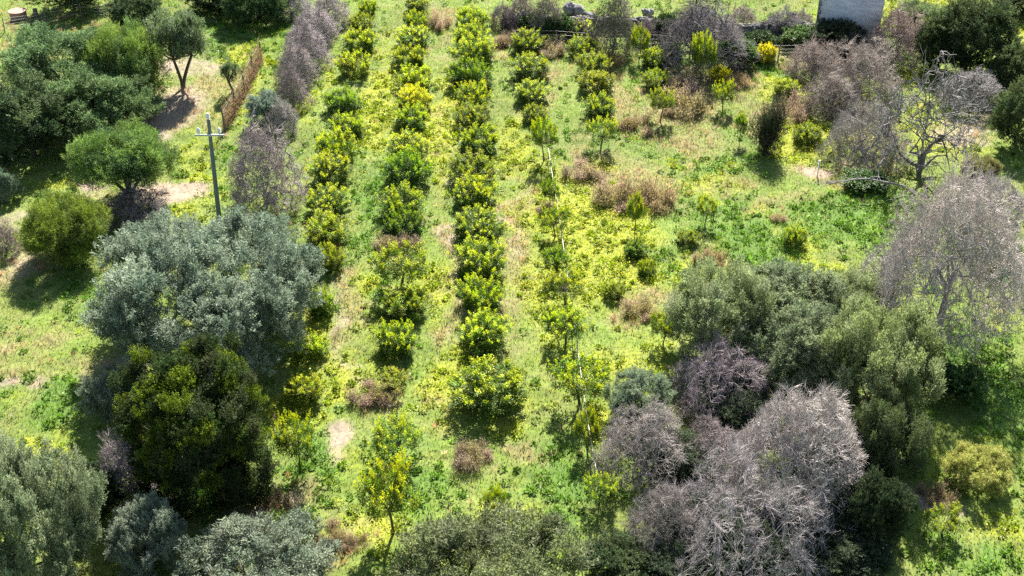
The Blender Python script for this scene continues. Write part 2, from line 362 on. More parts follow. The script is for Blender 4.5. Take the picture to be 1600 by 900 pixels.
def bushy_variant(seed, a, b, trunk, lobes, sprays, per, leafL, leafW, cols, p=2.2, lump=.15, up=.6, rl=.9, rs=.30, mat=None, stems=3, low=-.6, nlimb=18, bark=None, shell=.55, fl=.8, zk=.95):
    """large tree or shrub: crown -> lobes -> sprays -> leaves"""
    rng = np.random.default_rng(seed); zc = trunk+b*zk
    Pl, ul = crown_points(rng, lobes, a-rl*.6, b-rl*.5, zc, p, shell, lump=lump, low=low); n = len(Pl)
    off = norm(rng.normal(size=(n, sprays, 3))); off[..., 2] = np.where(off[..., 2] < -.35, -off[..., 2], off[..., 2])
    R_ = rl*rng.uniform(.65, 1.15, (n, 1, 1))
    Ps = Pl[:, None]+off*R_*rng.uniform(.75, 1.0, (n, sprays, 1)); us = norm(off+ul[:, None]*.3+np.array([0, 0, up]))
    ci = rng.integers(0, len(cols), (n, 1))
    lobecol = np.asarray(cols)[ci[:, 0]]*np.exp(rng.normal(0, .12, (n, 1)))
    Ps = Ps.reshape(-1, 3); us = us.reshape(-1, 3); ok = Ps[:, 2] > .15; Ps = Ps[ok]; us = us[ok]
    sc_ = np.repeat(lobecol, sprays, 0)[ok]*np.exp(rng.normal(0, .12, (ok.sum(), 1)))
    m = len(Ps); t = rng.random((m, per, 1))
    P = Ps[:, None]+us[:, None]*(t-.5)*rs*2.2+rng.normal(0, rs*.33, (m, per, 3))*(1.1-.6*t)
    D = us[:, None]*.8+rng.normal(0, .6, (m, per, 3))
    cl = np.repeat(sc_, per, 0)*np.exp(rng.normal(0, .22, (m*per, 1)))
    mb = MB(); leaves(rng, mb, P.reshape(-1, 3), D.reshape(-1, 3), leafL*rng.uniform(.7, 1.3, m*per), leafW*rng.uniform(.7, 1.3, m*per), cl, flat=fl)
    crown = mb.mesh('crown'); crown.materials.append(mat or M_soft)
    tg = [Pl[i] for i in rng.choice(n, min(nlimb, n), replace=False)]
    tm = trunk_mesh(rng, max(trunk, .3)+b*.25, .10+.035*a, tg, n_stems=stems); tm.materials.append(bark or M_bark)
    return dict(a=a*1.03, b=b*1.0, zc=zc, crown=crown, trunk=tm)

def bare_variant(seed, counts=(7, 22, 70, 260, 1000, 3800), fr=(.16, .34, .54, .72, .87, 1.0), a=3., H=4.6, low=-.15, r0=.11, twig_r=.012, col=(.40, .36, .37), trunkH=0., lump=.14, jit=.10, rise=.25, upright=0.0, fan=3, fan_l=.38, fsp=.55, merge=False):
    """leafless tree: limbs fork level by level out to a twiggy uneven dome of half-width a and height H"""
    rng = np.random.default_rng(seed); ph = rng.uniform(0, 6.28, 6)
    base = np.array([0, 0, trunkH*1.0]); big = MB(); br = big if merge else MB(); tw = MB()
    prevP = base[None]; prevD = np.array([[0, 0, 1.]]); prevR = np.array([r0*1.5]); S = np.array([a, a, H-trunkH])
    for l, (n, f) in enumerate(zip(counts, fr)):
        u = norm(rng.normal(size=(n*6, 3)))
        lo = low if l > 2 else max(low, .12); u = u[u[:, 2] > lo][:n]; n = len(u)
        if upright: u[:, :2] *= (1-upright*.5); u = norm(u)
        az = np.arctan2(u[:, 1], u[:, 0])
        lob = np.sin(3*az+ph[0]+2*u[:, 2])*.5+np.sin(5*az+ph[1]-4*u[:, 2])*.4+np.sin(9*u[:, 2]+3*az+ph[2])*.3+np.sin(11*az+ph[3]+6*u[:, 2])*.25
        k = (1+lump*lob)*f*rng.uniform(.86, 1.04, n)
        P = base+u*k[:, None]*S; P[:, 2] += rise*(1-f)*H*.4
        P += rng.normal(0, jit*a*.25*(1-f*.5), P.shape)
        d2 = ((P[:, None]-prevP[None])**2).sum(-1) if n*len(prevP) < 6e6 else None
        par = d2.argmin(1)
        A = prevP[par]; L = np.linalg.norm(P-A, axis=1, keepdims=True)
        m1 = A+prevD[par]*L*.38+rng.normal(0, .05, A.shape)*L; m2 = (m1+P)/2+rng.normal(0, .07, A.shape)*L
        ra = prevR[par]*.72; rb = np.maximum(ra*.62, twig_r)
        r1 = ra*.67+rb*.33; r2 = ra*.33+rb*.67
        tgt = big if l == 0 else (br if l < 4 else tw); sd = 7 if l == 0 else (5 if l < 3 else 3)
        c = np.ones((n, 3)) if l < 4 else np.asarray(col)*np.exp(rng.normal(0, .22, (n, 1)))
        tubes(tgt, A, m1, ra, r1, sd, c); tubes(tgt, m1, m2, r1, r2, sd, c); tubes(tgt, m2, P, r2, rb, sd, c)
        prevP = P; prevD = norm(P-m2); prevR = rb
    for q in range(fan):                                                        # last fine twigs
        t = rng.uniform(.2, 1, (n, 1)); A2 = m2+(P-m2)*t; D = norm(prevD+rng.normal(0, fsp, (n, 3))); E = A2+D*fan_l*rng.uniform(.4, 1.2, (n, 1))
        tubes(tw, A2, E, twig_r*.8, twig_r*.45, 3, np.asarray(col)*1.05*np.exp(rng.normal(0, .22, (n, 1))))
    tubes(big, [(0, 0, -.15)], [(0, 0, max(trunkH, .05))], [r0*2.4], [r0*1.5], 9)
    o = dict(a=a*1.05, b=H/2, zc=H/2, trunk=big.mesh('trunk', True), twigs=tw.mesh('twigs'))
    if not merge: o['branches'] = br.mesh('branches'); o['branches'].materials.append(M_palebark)
    o['trunk'].materials.append(M_palebark); o['twigs'].materials.append(M_twig)
    return o

def drybush_variant(seed, a=1.0, H=.85, n=620, col=(.33, .275, .18), w=.012, clumps=13):
    rng = np.random.default_rng(seed)
    cc = rng.normal(0, .5*a, (clumps, 2)); ch = H*rng.uniform(.3, 1.15, clumps); ca = a*rng.uniform(.15, .42, clumps)
    ci = rng.integers(0, clumps, n); th = rng.uniform(0, 6.28, n); rr = rng.random(n)**.5
    o2 = np.stack([np.cos(th), np.sin(th)], 1)*rr[:, None]
    P = np.column_stack([cc[ci]+o2*ca[ci, None]*.3, np.full(n, -.03)])
    E = np.column_stack([cc[ci]+o2*ca[ci, None]*1.25, ch[ci]*(1-.55*rr**2)*rng.uniform(.35, 1.15, n)])+rng.normal(0, .05, (n, 3))
    E[:, 2] = np.maximum(E[:, 2], .08); mid = (P+E)/2+rng.normal(0, .05, (n, 3)); cl = var(rng, col, n, .25, .08)
    st_ = MB(); tubes(st_, P, mid, w*.7, w*.5, 3, cl); tubes(st_, mid, E, w*.5, w*.25, 3, cl)
    o = dict(a=a, b=H/2, zc=H/2, stems=st_.mesh('stems')); o['stems'].materials.append(M_twig)
    k = 8; t = rng.uniform(.3, 1.1, (n, k, 1)); Q = (mid[:, None]+(E-mid)[:, None]*t)+rng.normal(0, .06, (n, k, 3))
    hd = MB(); D = rng.normal(0, .6, (n*k, 3)); D[:, 2] += .9
    cq = np.repeat(np.asarray([col, (.36, .30, .16), (.42, .32, .25)])[ci % 3], k, 0)*np.exp(rng.normal(0, .3, (n*k, 1)))
    leaves(rng, hd, Q.reshape(-1, 3), D, rng.uniform(.05, .15, n*k), rng.uniform(.012, .03, n*k), cq)
    o['dry_foliage'] = hd.mesh('dry_foliage'); o['dry_foliage'].materials.append(M_grass)
    return o

PARTS = ('trunk', 'branches', 'twigs', 'crown', 'shoots', 'stems', 'dry_foliage')
NAMES = {'shoots': 'young_shoots'}
def put(name, v, cx, cyy, W, H, label, cat, group=None, tint=(1, 1, 1), shoot_tint=None, drop=(), rz=None, zscale=None, up_m=0.0, bmax=1.15):
    """stand variant v where its crown shows W x H pixels large round (cx, cyy)"""
    zc = 1.5
    for _ in range(4):
        x, y, _z = at(cx, cyy, zc); s = scale_at(x, y, zc); g = float(ground_low(x, y))
        ang = math.atan2(CAM_H-zc, y)
        a = W/2/s
        b2 = ((H/2/s)**2-(a*math.sin(ang))**2)/math.cos(ang)**2
        b = math.sqrt(max(b2, (0.55*a)**2)); b = min(b, bmax*a)
        if zscale: b = a*zscale
        kz = b/v['b']; zc = g+v['zc']*kz+up_m
    ka = a/v['a']
    o = empty(name, (x, y, g-.03), rr.uniform(0, 6.28) if rz is None else rz, label, cat, group)
    o.scale = (ka, ka, kz)
    for k in PARTS:
        if k in v and k not in drop:
            t = tint
            if k == 'shoots' and shoot_tint: t = shoot_tint
            if k == 'trunk' and 'twigs' not in v: t = (1, 1, 1)
            c = bpy.data.objects.new(NAMES.get(k, k), v[k]); C.objects.link(c); c.parent = o; c.color = (*t, 1)
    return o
rr = random.Random(3)

# ------------------------------------------------------------------ the house at the far edge
hx0, hy, _ = at(1271, 76, 0); hx1, _, _ = at(1367, 76, 0)
hW = hx1-hx0
M_wall = noise_mat('rough_plaster', (0.42, 0.44, 0.46), (0.80, 0.80, 0.80), 1.3, 0.9, 0.7, True, 9)
nt = M_wall.node_tree; mp = nt.nodes.new('ShaderNodeMapping'); mp.inputs['Scale'].default_value = (.55, .55, 2.6)
tcn = [n for n in nt.nodes if n.type == 'TEX_COORD'][0]; nn = [n for n in nt.nodes if n.type == 'TEX_NOISE'][0]
nt.links.new(tcn.outputs['Object'], mp.inputs['Vector']); nt.links.new(mp.outputs[0], nn.inputs['Vector'])
o = empty('stone_house', ((hx0+hx1)/2, hy, 0), -math.atan2((hx0+hx1)/2, hy)-.02, 'small old house with a rough grey plastered wall at the far edge', 'house')
mb = MB(); w2 = hW/2; D_ = 6.5; Ht = 5.6
# front wall with a low doorway and side/back walls
box(mb, -w2, w2, 0, .4, -.3, Ht)
box(mb, -w2, -w2+.4, .4, D_, -.3, Ht); box(mb, w2-.4, w2, .4, D_, -.3, Ht); box(mb, -w2+.4, w2-.4, D_-.4, D_, -.3, Ht)
link('wall', mb.mesh('wall'), M_wall, o)
mb = MB(); box(mb, -w2+.45, -w2+1.45, -.06, -.004, -.2, 2.0); d = link('door', mb.mesh('door'), M_wood, o)
mb = MB(); box(mb, -w2+1.28, -w2+1.34, -.12, -.062, .95, 1.1); link('handle', mb.mesh('handle'), M_metal, d)
mb = MB()
rq = random.Random(4)
for k in range(17):
    z0 = -.2+k*.34; L = .26 if k % 2 else .16
    box(mb, -w2-.03, -w2+L, -.03, .3, z0, z0+.325, (1.25, 1.22, 1.15))
link('corner_stones', mb.mesh('corner_stones'), M_stone, o)
mb = MB(); e = .35
for sgn in (-1, 1):
    y0 = -e if sgn < 0 else D_+e; ym = D_/2; zt = Ht+1.5
    V = [(-w2-e, y0, Ht-.12), (w2+e, y0, Ht-.12), (w2+e, ym, zt), (-w2-e, ym, zt)]; V2 = [(a_, b_, c_+.14) for a_, b_, c_ in V]
    mb.add(V+V2, [(3, 2, 1, 0), (4, 5, 6, 7), (0, 1, 5, 4), (1, 2, 6, 5), (2, 3, 7, 6), (3, 0, 4, 7)])
link('roof', mb.mesh('roof'), M_tile, o)
mb = MB()
for s_ in (-1, 1):
    xx = s_*(w2-.2)
    mb.add([(xx-.19, .0, Ht), (xx+.19, .0, Ht), (xx+.19, D_, Ht), (xx-.19, D_, Ht), (xx-.19, D_/2, Ht+1.4), (xx+.19, D_/2, Ht+1.4), (xx+.19, D_/2, Ht+1.39), (xx-.19, D_/2, Ht+1.39)],
           [(0, 1, 5, 4), (2, 3, 4, 5), (0, 4, 7, 3), (1, 2, 6, 5)])
link('gable', mb.mesh('gable'), M_wall, o)

# ------------------------------------------------------------------ dry stone wall and boulders
def rock(mb, c, r, rg, col=(1, 1, 1), sq=(1, 1, 1)):
    nu, nv = 9, 6; V = []; ph = rg.uniform(0, 6.28)
    for j in range(nv+1):
        for i in range(nu):
            th = i*6.2832/nu; f = -1.5708+j*3.14159/nv
            k = r*(1+rg.uniform(-.24, .2))
            V.append((c[0]+k*sq[0]*math.cos(f)*math.cos(th), c[1]+k*sq[1]*math.cos(f)*math.sin(th), c[2]+k*sq[2]*math.sin(f)))
    mb.add(V, [(j*nu+i, j*nu+(i+1) % nu, (j+1)*nu+(i+1) % nu, (j+1)*nu+i) for j in range(nv) for i in range(nu)], col)
def stone_wall(p0, p1, H, label, seed, gaps=()):
    rg = random.Random(seed); a = np.array(at(*p0)); b = np.array(at(*p1)); L = np.linalg.norm(b-a)
    o = empty('dry_stone_wall', tuple(a), math.atan2(b[1]-a[1], b[0]-a[0]), label, 'stone wall')
    mb = MB(); s = 0
    while s < L:
        h = H*(.65+.5*vnoise(s, seed, 2.5)); z = .05
        while z < h:
            r = rg.uniform(.16, .34)*(1-.2*z/h); g = rg.uniform(.65, 1.3)
            for yy in (-.22, .22): rock(mb, (s+rg.uniform(-.1, .1), yy+rg.uniform(-.1, .1), z), r, rg, (g, g*.99, g*.98), (1.25, 1, .8))
            z += r*1.15
        s += .36
    link('stones', mb.mesh('stones'), M_stone, o); return o
stone_wall((790, 42), (1268, 62), 1.25, 'long tumbledown dry stone wall behind the far ends of the rows', 1)
for i, (px, py, r, lb) in enumerate([(898, 24, .85, 'large pale blue-grey boulder on the wall above the fifth row'), (1012, 26, .6, 'pale grey boulder on the wall left of the thin tree trunk'), (1098, 28, .7, 'long pale boulder on the wall beside the dark shrub'), (918, 30, .6, 'smaller boulder touching the right side of the large pale one')]):
    mb = MB(); rg = random.Random(i); 
    for q in range(5):
        f = rg.uniform(.35, .7); rock(mb, (r*rg.uniform(-.7, .7), r*rg.uniform(-.3, .3), r*rg.uniform(.1, .6)), r*f, rg, tuple(np.array([1.3, 1.32, 1.4])*rg.uniform(.7, 1)), (rg.uniform(.9, 1.4), 1, rg.uniform(.7, 1.2)))
    b_ = link('boulder', mb.mesh('boulder'), M_stone); x, y, z = at(px, py); b_.location = (x, y, z+.2); prop(b_, lb, 'boulder', 'boulders on the stone wall')

# ------------------------------------------------------------------ orchard
CV = [citrus_variant(101), citrus_variant(102, 1.7, 1.0, .2), citrus_variant(103, 1.5, 1.3, .3), citrus_variant(104, 1.6, 1.1, .15, nshoot=60),
      citrus_variant(105, 1.5, 1.0, 1.1, 70, 72), citrus_variant(106, 1.7, 1.0, 1.3, 78, 70)]      # the last two stand on a visible trunk
CVG = dict(y=[citrus_variant(111, green=(.11, .165, .02), shoot=(.36, .42, .03), nshoot=60), citrus_variant(112, 1.5, 1.2, .25, green=(.14, .19, .02), shoot=(.40, .44, .03), nshoot=60)],
 yt=[citrus_variant(113, 1.6, 1.0, 1.2, 70, 70, green=(.12, .175, .02), shoot=(.38, .43, .03))],
 Y=[citrus_variant(114, green=(.34, .35, .02), shoot=(.64, .60, .03), nshoot=70)], yy=[citrus_variant(115, green=(.16, .22, .02), shoot=(.46, .54, .03), nshoot=60)],
 b=[citrus_variant(116, green=(.20, .18, .05), shoot=(.33, .31, .06), nclump=45)])
# rows: crown centre x, y, width, height in the photograph, tone, t = open crown on a visible trunk
ROWS = [
 [(573,14,36,28,'g'),(563,38,46,26,'y'),(562,66,56,36,'g'),(555,103,56,38,'yy'),(535,160,62,44,'d'),(543,200,60,44,'g'),(528,232,74,44,'g'),(516,268,76,58,'g'),(512,316,72,50,'g'),(510,362,70,46,'y'),(517,407,52,50,'y'),(500,478,50,62,'d'),(484,545,56,52,'g'),(474,612,62,66,'y'),(463,690,78,66,'gt')],
 [(650,8,42,26,'g'),(652,34,46,30,'g'),(646,60,56,36,'g'),(640,92,56,36,'g'),(648,124,62,40,'yy'),(647,155,58,34,'Y'),(642,186,56,46,'g'),(636,232,66,42,'g'),(633,268,74,46,'d'),(625,320,76,50,'g'),(630,352,60,34,'d'),(625,414,94,52,'yt'),(633,476,72,54,'y'),(617,535,72,72,'g'),(616,592,46,36,'y'),(608,612,56,44,'b'),(617,688,90,60,'gt'),(610,775,104,92,'yt')],
 [(737,32,56,32,'g'),(735,58,60,34,'g'),(740,84,70,42,'g'),(735,118,68,38,'d'),(738,151,60,36,'g'),(738,183,64,36,'y'),(748,221,72,46,'g'),(737,265,74,42,'y'),(742,303,76,42,'g'),(748,354,82,56,'g'),(750,409,90,58,'g'),(753,463,76,50,'g'),(756,522,92,64,'g'),(762,612,120,92,'g'),(773,785,38,42,'yt')],
 [(823,68,52,46,'g'),(828,107,60,42,'g'),(830,146,56,34,'g'),(836,180,44,26,'y'),(850,214,48,44,'gt'),(860,298,32,28,'dt'),(868,344,46,36,'yt'),(870,408,54,36,'dt'),(884,447,72,32,'yt'),(885,511,82,44,'gt'),(907,592,96,50,'gt'),(920,672,56,54,'yt'),(937,765,62,48,'gt')],
 [(908,47,44,26,'g'),(910,75,56,34,'y'),(928,101,56,32,'y'),(930,131,56,38,'y'),(935,168,58,38,'g'),(940,205,56,36,'gt'),(994,330,34,42,'yt'),(993,392,42,30,'d'),(1038,512,52,40,'yt')],
 [(1000,66,36,36,'yt'),(1022,93,46,30,'g'),(1023,126,44,34,'y'),(1034,160,44,36,'yt'),(1104,326,42,32,'yt')],
 [(1099,86,44,50,'gt'),(1124,118,32,30,'Y'),(1132,147,38,32,'yt'),(1158,198,26,44,'dt')],
 [(1196,86,32,36,'Y'),(1228,138,40,26,'y'),(1243,372,42,38,'y')],
]
I_ = (1, 1, 1)
TONE = {'g': (I_, I_, 'green'), 'd': ((.62, .75, .8), I_, 'dark green'), 'y': (I_, I_, 'yellowish'), 'yy': (I_, I_, 'pale yellow'), 'Y': (I_, I_, 'bright yellow'), 'b': (I_, I_, 'brownish')}
ORD = ['first', 'second', 'third', 'fourth', 'fifth', 'sixth', 'seventh', 'eighth', 'ninth', 'tenth', 'eleventh', 'twelfth', 'thirteenth', 'fourteenth', 'fifteenth', 'sixteenth', 'seventeenth', 'eighteenth']
RN = ['leftmost', 'second', 'third', 'fourth', 'fifth', 'sixth', 'seventh', 'rightmost']
for ri, row in enumerate(ROWS):
    for k, (px, py, W, H, t) in enumerate(row):
        open_ = t.endswith('t'); tn = t[:-1] if open_ else t
        ti, sti, word = TONE[tn]
        v = rr.choice(CVG[t]) if t in CVG else rr.choice(CV[4:6] if open_ else CV[:4])
        kk = rr.uniform(.95, 1.3); j = lambda c: (c[0]*kk*rr.uniform(.95, 1.06), c[1]*kk, c[2]*kk*rr.uniform(.9, 1.2))
        shape = 'open-crowned' if open_ else 'bushy'
        where = 'nearest' if k == len(row)-1 else ('farthest' if k == 0 else ORD[k]+' from the far end')
        rowt = {0: 'the leftmost row', 7: 'the rightmost row'}.get(ri, 'the %s row from left' % RN[ri])
        put('citrus_tree', v, px, py-H*.05, W*rr.uniform(.88, 1.02), H*(1.02 if open_ else rr.uniform(.72, .84)), '%s %s citrus tree, %s in %s' % (word, shape, where, rowt), 'citrus tree', 'citrus trees in the orchard rows', j(ti), j(sti), bmax=(1.35 if W < 56 else .95) if open_ else .85)

for px, py, W, H, t, lb in [(1262, 210, 46, 22, 'y', 'low yellowish young citrus right of the tall spiky bush'), (1075, 372, 36, 24, 'y', 'low yellowish young citrus in weeds below the slender pair'),
        (960, 455, 34, 26, 'y', 'low yellowish young citrus right of the fourth row, mid-way'), (1012, 420, 30, 24, 'g', 'small green young citrus above the lone dry bush')]:
    put('young_citrus', CV[1] if t == 'g' else CVG['y'][0], px, py, W, H, lb, 'young citrus', 'young citrus scattered right of the rows', bmax=.8)

# ------------------------------------------------------------------ olives and other evergreen trees
OLV = [(.15, .195, .145), (.19, .235, .175), (.24, .28, .215)]
OLG = [(.16, .195, .09), (.19, .23, .11), (.225, .26, .15)]
V_olA = bushy_variant(201, 6.2, 4.0, .1, 430, 11, 52, .17, .05, OLV, 2.4, .12, 1.1, .62, .34, stems=3, shell=.6, low=-.95)
V_olB = bushy_variant(202, 3.6, 2.6, .1, 170, 12, 42, .17, .045, OLG, 2.3, .2, 1.1, .52, .32, stems=3, low=-.9)
V_olC = bushy_variant(203, 3.0, 2.4, .1, 130, 11, 42, .16, .042, OLV, 2.2, .24, 1.1, .48, .28, stems=3, low=-.9)
V_fine = bushy_variant(204, 3.2, 2.3, .0, 110, 26, 30, .22, .035, [(.10, .16, .04), (.13, .19, .05), (.085, .14, .055)], 2.3, .14, 1.0, .75, .32, stems=4, low=-.95)
V_fineT = bushy_variant(214, 3.2, 2.1, 1.0, 90, 26, 30, .22, .035, [(.10, .16, .04), (.13, .19, .05), (.085, .14, .055)], 2.3, .14, 1.0, .75, .32, stems=4, low=-.5)
V_olT = bushy_variant(212, 2.6, 2.0, 1.6, 50, 22, 30, .18, .05, OLG, 2.3, .16, .9, .7, .26, stems=2)
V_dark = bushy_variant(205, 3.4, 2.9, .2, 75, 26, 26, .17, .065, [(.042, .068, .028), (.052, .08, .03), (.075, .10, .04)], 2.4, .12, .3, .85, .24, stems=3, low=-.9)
V_ivy = bushy_variant(206, 3.6, 3.9, .0, 280, 22, 48, .105, .055, [(.055, .095, .028), (.05, .08, .024), (.15, .21, .026), (.075, .095, .04)], 5, .2, .9, .5, .30, mat=M_soft, stems=3, low=-1, shell=.7, zk=.85)
V_spire = bushy_variant(209, 1.1, 2.1, .0, 34, 9, 34, .26, .03, [(.045, .05, .03), (.035, .05, .02), (.07, .065, .045)], 1.3, .6, 2.6, .45, .6, stems=5, low=-1, shell=.15, zk=.6)
V_small = bushy_variant(207, 1.2, 1.1, .8, 22, 16, 20, .14, .035, OLG, 2.0, .2, .8, .42, .16, stems=1)
V_leafy = bushy_variant(208, 1.6, 1.2, .15, 30, 18, 20, .16, .09, [(.05, .10, .02), (.07, .12, .025)], 2.2, .2, .6, .55, .2, mat=M_leaf, stems=3)

G_ol = 'olive trees'; G_ev = 'evergreen trees and shrubs left of the orchard'
put('olive_tree', V_olA, 322, 458, 362, 262, 'huge round silver-green olive tree in front of the utility pole', 'olive tree', G_ol, (1.12, 1.15, 1.12))
put('olive_tree', V_olA, 22, 830, 262, 270, 'pale olive tree cut off by the bottom left corner', 'olive tree', G_ol, (1.15, 1.15, .9))
put('olive_tree', V_olC, 178, 618, 110, 90, 'small silver olive behind the ivy-covered thicket on its left', 'olive tree', G_ol, (1.0, 1.0, .95))
put('olive_tree', V_olC, 228, 845, 130, 130, 'grey olive bush between the bottom left olive and thicket', 'olive tree', G_ol, (1.25, 1.2, 1.2))
put('olive_tree', V_olC, 400, 900, 260, 140, 'wide pale grey-leaved olive at the bottom edge below the thicket', 'olive tree', G_ol, (1.1, 1.05, 1.0))
put('olive_tree', V_olB, 772, 918, 310, 190, 'green olive crown at the bottom edge in the middle', 'olive tree', G_ol, (.8, .78, .75))
put('olive_tree', V_olB, 1130, 495, 172, 160, 'grey-green olive at the left back of the right-hand clump', 'olive tree', G_ol, (1.25, 1.25, 1.3))
put('olive_tree', V_olC, 1235, 480, 190, 130, 'olive at the back centre of the right-hand clump', 'olive tree', G_ol, (1.05, 1.05, .8))
put('olive_tree', V_olB, 1330, 480, 150, 110, 'tall olive at the back right of the right-hand clump', 'olive tree', G_ol, (1.1, 1.1, 1.1))
put('olive_tree', V_olB, 1372, 575, 200, 200, 'olive at the right edge of the right-hand clump', 'olive tree', G_ol, (1.2, 1.2, 1.1))
put('olive_tree', V_olC, 1270, 560, 190, 160, 'olive just behind the large pale bare tree', 'olive tree', G_ol, (1.05, 1.05, .8))
put('olive_tree', V_olB, 1385, 690, 130, 190, 'olive with shade-dark leaf colour to the right of the large pale bare tree', 'olive tree', G_ol, (.5, .55, .5))  # leaf tint lowered to paint the deep shade on this side
put('dark_evergreen', V_dark, 1372, 800, 110, 130, 'shrub added with shade-dark leaves below the olive right of the pale bare tree', 'shrub', None, (.6, .65, .75))  # added for the black shade here, which is also in its low tint
put('dark_evergreen', V_dark, 965, 880, 120, 100, 'dark shrub added as shade at the bottom edge right of the green olive', 'shrub', None, (1.1, 1.15, 1.2))  # added to darken the shaded strip along the bottom edge
put('olive_tree', V_olC, 1000, 622, 110, 88, 'low silvery olive left of the purple bare trees', 'olive tree', G_ol, (1.1, 1.15, 1.0))
put('evergreen_tree', V_olC, 100, 108, 205, 135, 'dark blue-green evergreen tree in the upper left clump', 'tree', G_ev, (.75, .95, .55))
put('evergreen_tree', V_fine, 195, 105, 130, 125, 'light yellow-green feathery tree at the right of the upper left clump', 'tree', G_ev, (1.6, 1.5, 1.4))
put('evergreen_tree', V_dark, 40, 190, 170, 130, 'dark evergreen tree cut off by the left edge', 'tree', G_ev, (1.2, 1.3, 1.4))
put('evergreen_tree', V_olC, 155, 165, 180, 115, 'grey-green evergreen in front of the upper left clump', 'tree', G_ev, (.78, .95, .52))
put('evergreen_tree', V_fineT, 190, 240, 166, 112, 'round light green tree standing alone on short bare trunks', 'tree', G_ev, (1.3, 1.35, 1.3), up_m=.6)
put('evergreen_tree', V_fine, 98, 362, 142, 112, 'round green bush with yellowish top near the left edge', 'bush', G_ev, (1.45, 1.25, .8))
put('evergreen_tree', V_olT, 272, 48, 98, 92, 'grey-green tree on a leaning trunk near the top edge', 'tree', G_ev, (.8, .9, .9), up_m=.8)
put('evergreen_tree', V_dark, 212, 18, 90, 62, 'dark tree behind the leaning grey-green one', 'tree', G_ev, (1.2, 1.3, 1.4))
put('evergreen_tree', V_small, 359, 104, 36, 40, 'tiny sapling standing alone beside the brown fence', 'sapling', None, (.8, .95, .8), up_m=.5)
put('evergreen_tree', V_olC, 8, 292, 46, 50, 'small silvery shrub cut off at the left edge', 'shrub', None, (1, 1.1, 1))
put('evergreen_tree', V_fine, 400, 2, 120, 50, 'dark green tree cut by the top edge left of the bare hedge', 'tree', None, (.7, .8, 1))
put('evergreen_tree', V_dark, 330, -8, 90, 40, 'dark tree cut by the top edge behind the leaning one', 'tree', None, (1.1, 1.2, 1.4))
put('evergreen_tree', V_dark, 110, -22, 130, 40, 'dark tree at the top edge beyond the wire fence', 'tree', None, (1.1, 1.2, 1.4))
put('evergreen_shrub', V_olC, 415, 170, 66, 55, 'silvery grey shrub in the bare hedge left of the orchard', 'shrub', None, (1.2, 1.25, 1.3))
put('ivy_thicket', V_ivy, 308, 676, 212, 238, 'tall dark thicket overgrown with ivy, yellow-green leaves on top', 'thicket', None, (.8, .8, .8), bmax=1.5)
put('leafy_shrub', V_leafy, 318, 785, 50, 55, 'small leafy green shrub at the foot of the ivy thicket', 'shrub', None, (1.3, 1.3, 1.2))
put('leafy_shrub', V_leafy, 450, 835, 90, 50, 'bright green low shrub near the bottom beside dry grass', 'shrub', None, (1.3, 1.2, 1))
put('dark_evergreen', V_dark, 1520, 58, 142, 118, 'large round dark green tree in the upper right corner', 'tree', 'dark evergreens on the right')
put('dark_evergreen', V_dark, 1470, 72, 80, 80, 'dark green tree joined to the left of the large round one', 'tree', 'dark evergreens on the right', (1.2, 1.2, 1.1))
put('dark_evergreen', V_dark, 1592, 112, 86, 80, 'dark evergreen on the right edge, just below the large round one', 'tree', 'dark evergreens on the right', (1.4, 1.35, 1.4))
put('dark_evergreen', V_dark, 1598, 182, 96, 100, 'lower dark evergreen cut off by the right edge', 'tree', 'dark evergreens on the right', (1.5, 1.45, 1.5))
put('dark_evergreen', V_dark, 1590, 2, 80, 40, 'dark tree cut off by the top right corner', 'tree', 'dark evergreens on the right')
put('dark_evergreen', V_olB, 1440, 30, 90, 48, 'lighter grey-green bush between the pink bare shrub and dark trees', 'bush', None, (.9, 1, .9))
put('olive_bush', V_olB, 1528, 732, 106, 84, 'single rounded yellow-green bush on the grass at right', 'bush', None, (1.9, 1.65, 1.0))
put('leafy_shrub', V_olB, 1535, 265, 62, 44, 'olive-brown bush behind the right-hand bare trees', 'bush', None, (1.1, .9, .7))
put('flowering_sapling', CVG['yt'][0], 1478, 812, 62, 40, 'slender sapling with pale yellow leaves on the grass at right', 'sapling')
put('leafy_shrub', V_leafy, 1155, 82, 60, 44, 'pale green leafy shrub in front of the far stone wall', 'shrub', 'shrubs along the far wall', (1.8, 1.7, 2.6))
put('leafy_shrub', V_leafy, 1250, 58, 60, 34, 'pale shrub left of the house doorway', 'shrub', 'shrubs along the far wall', (2, 1.7, 2.8))
put('leafy_shrub', V_leafy, 1050, 80, 40, 26, 'low pale green plant in front of the far fence', 'shrub', 'shrubs along the far wall', (1.7, 1.6, 2.4))
put('leafy_shrub', V_leafy, 872, 42, 50, 40, 'grey-green bramble against the far wall left of the boulder', 'shrub', 'shrubs along the far wall', (1, 1, 1.5))
put('leafy_shrub', V_leafy, 1350, 282, 70, 22, 'dark green leafy weeds under the fallen branches', 'shrub', None, (1.3, 1.4, 1.5), zscale=.3)
#put('leafy_shrub', V_leafy, 1300, 305, 90, 26, 'low dark green weed bank on the right of the orchard', 'shrub', None, (1.3, 1.4, 1.4), zscale=.3)
put('leafy_shrub', V_leafy, 1500, 600, 90, 50, 'dark green shaded bush beneath the right-hand bare tree', 'shrub', None, (.9, 1, 1.2))

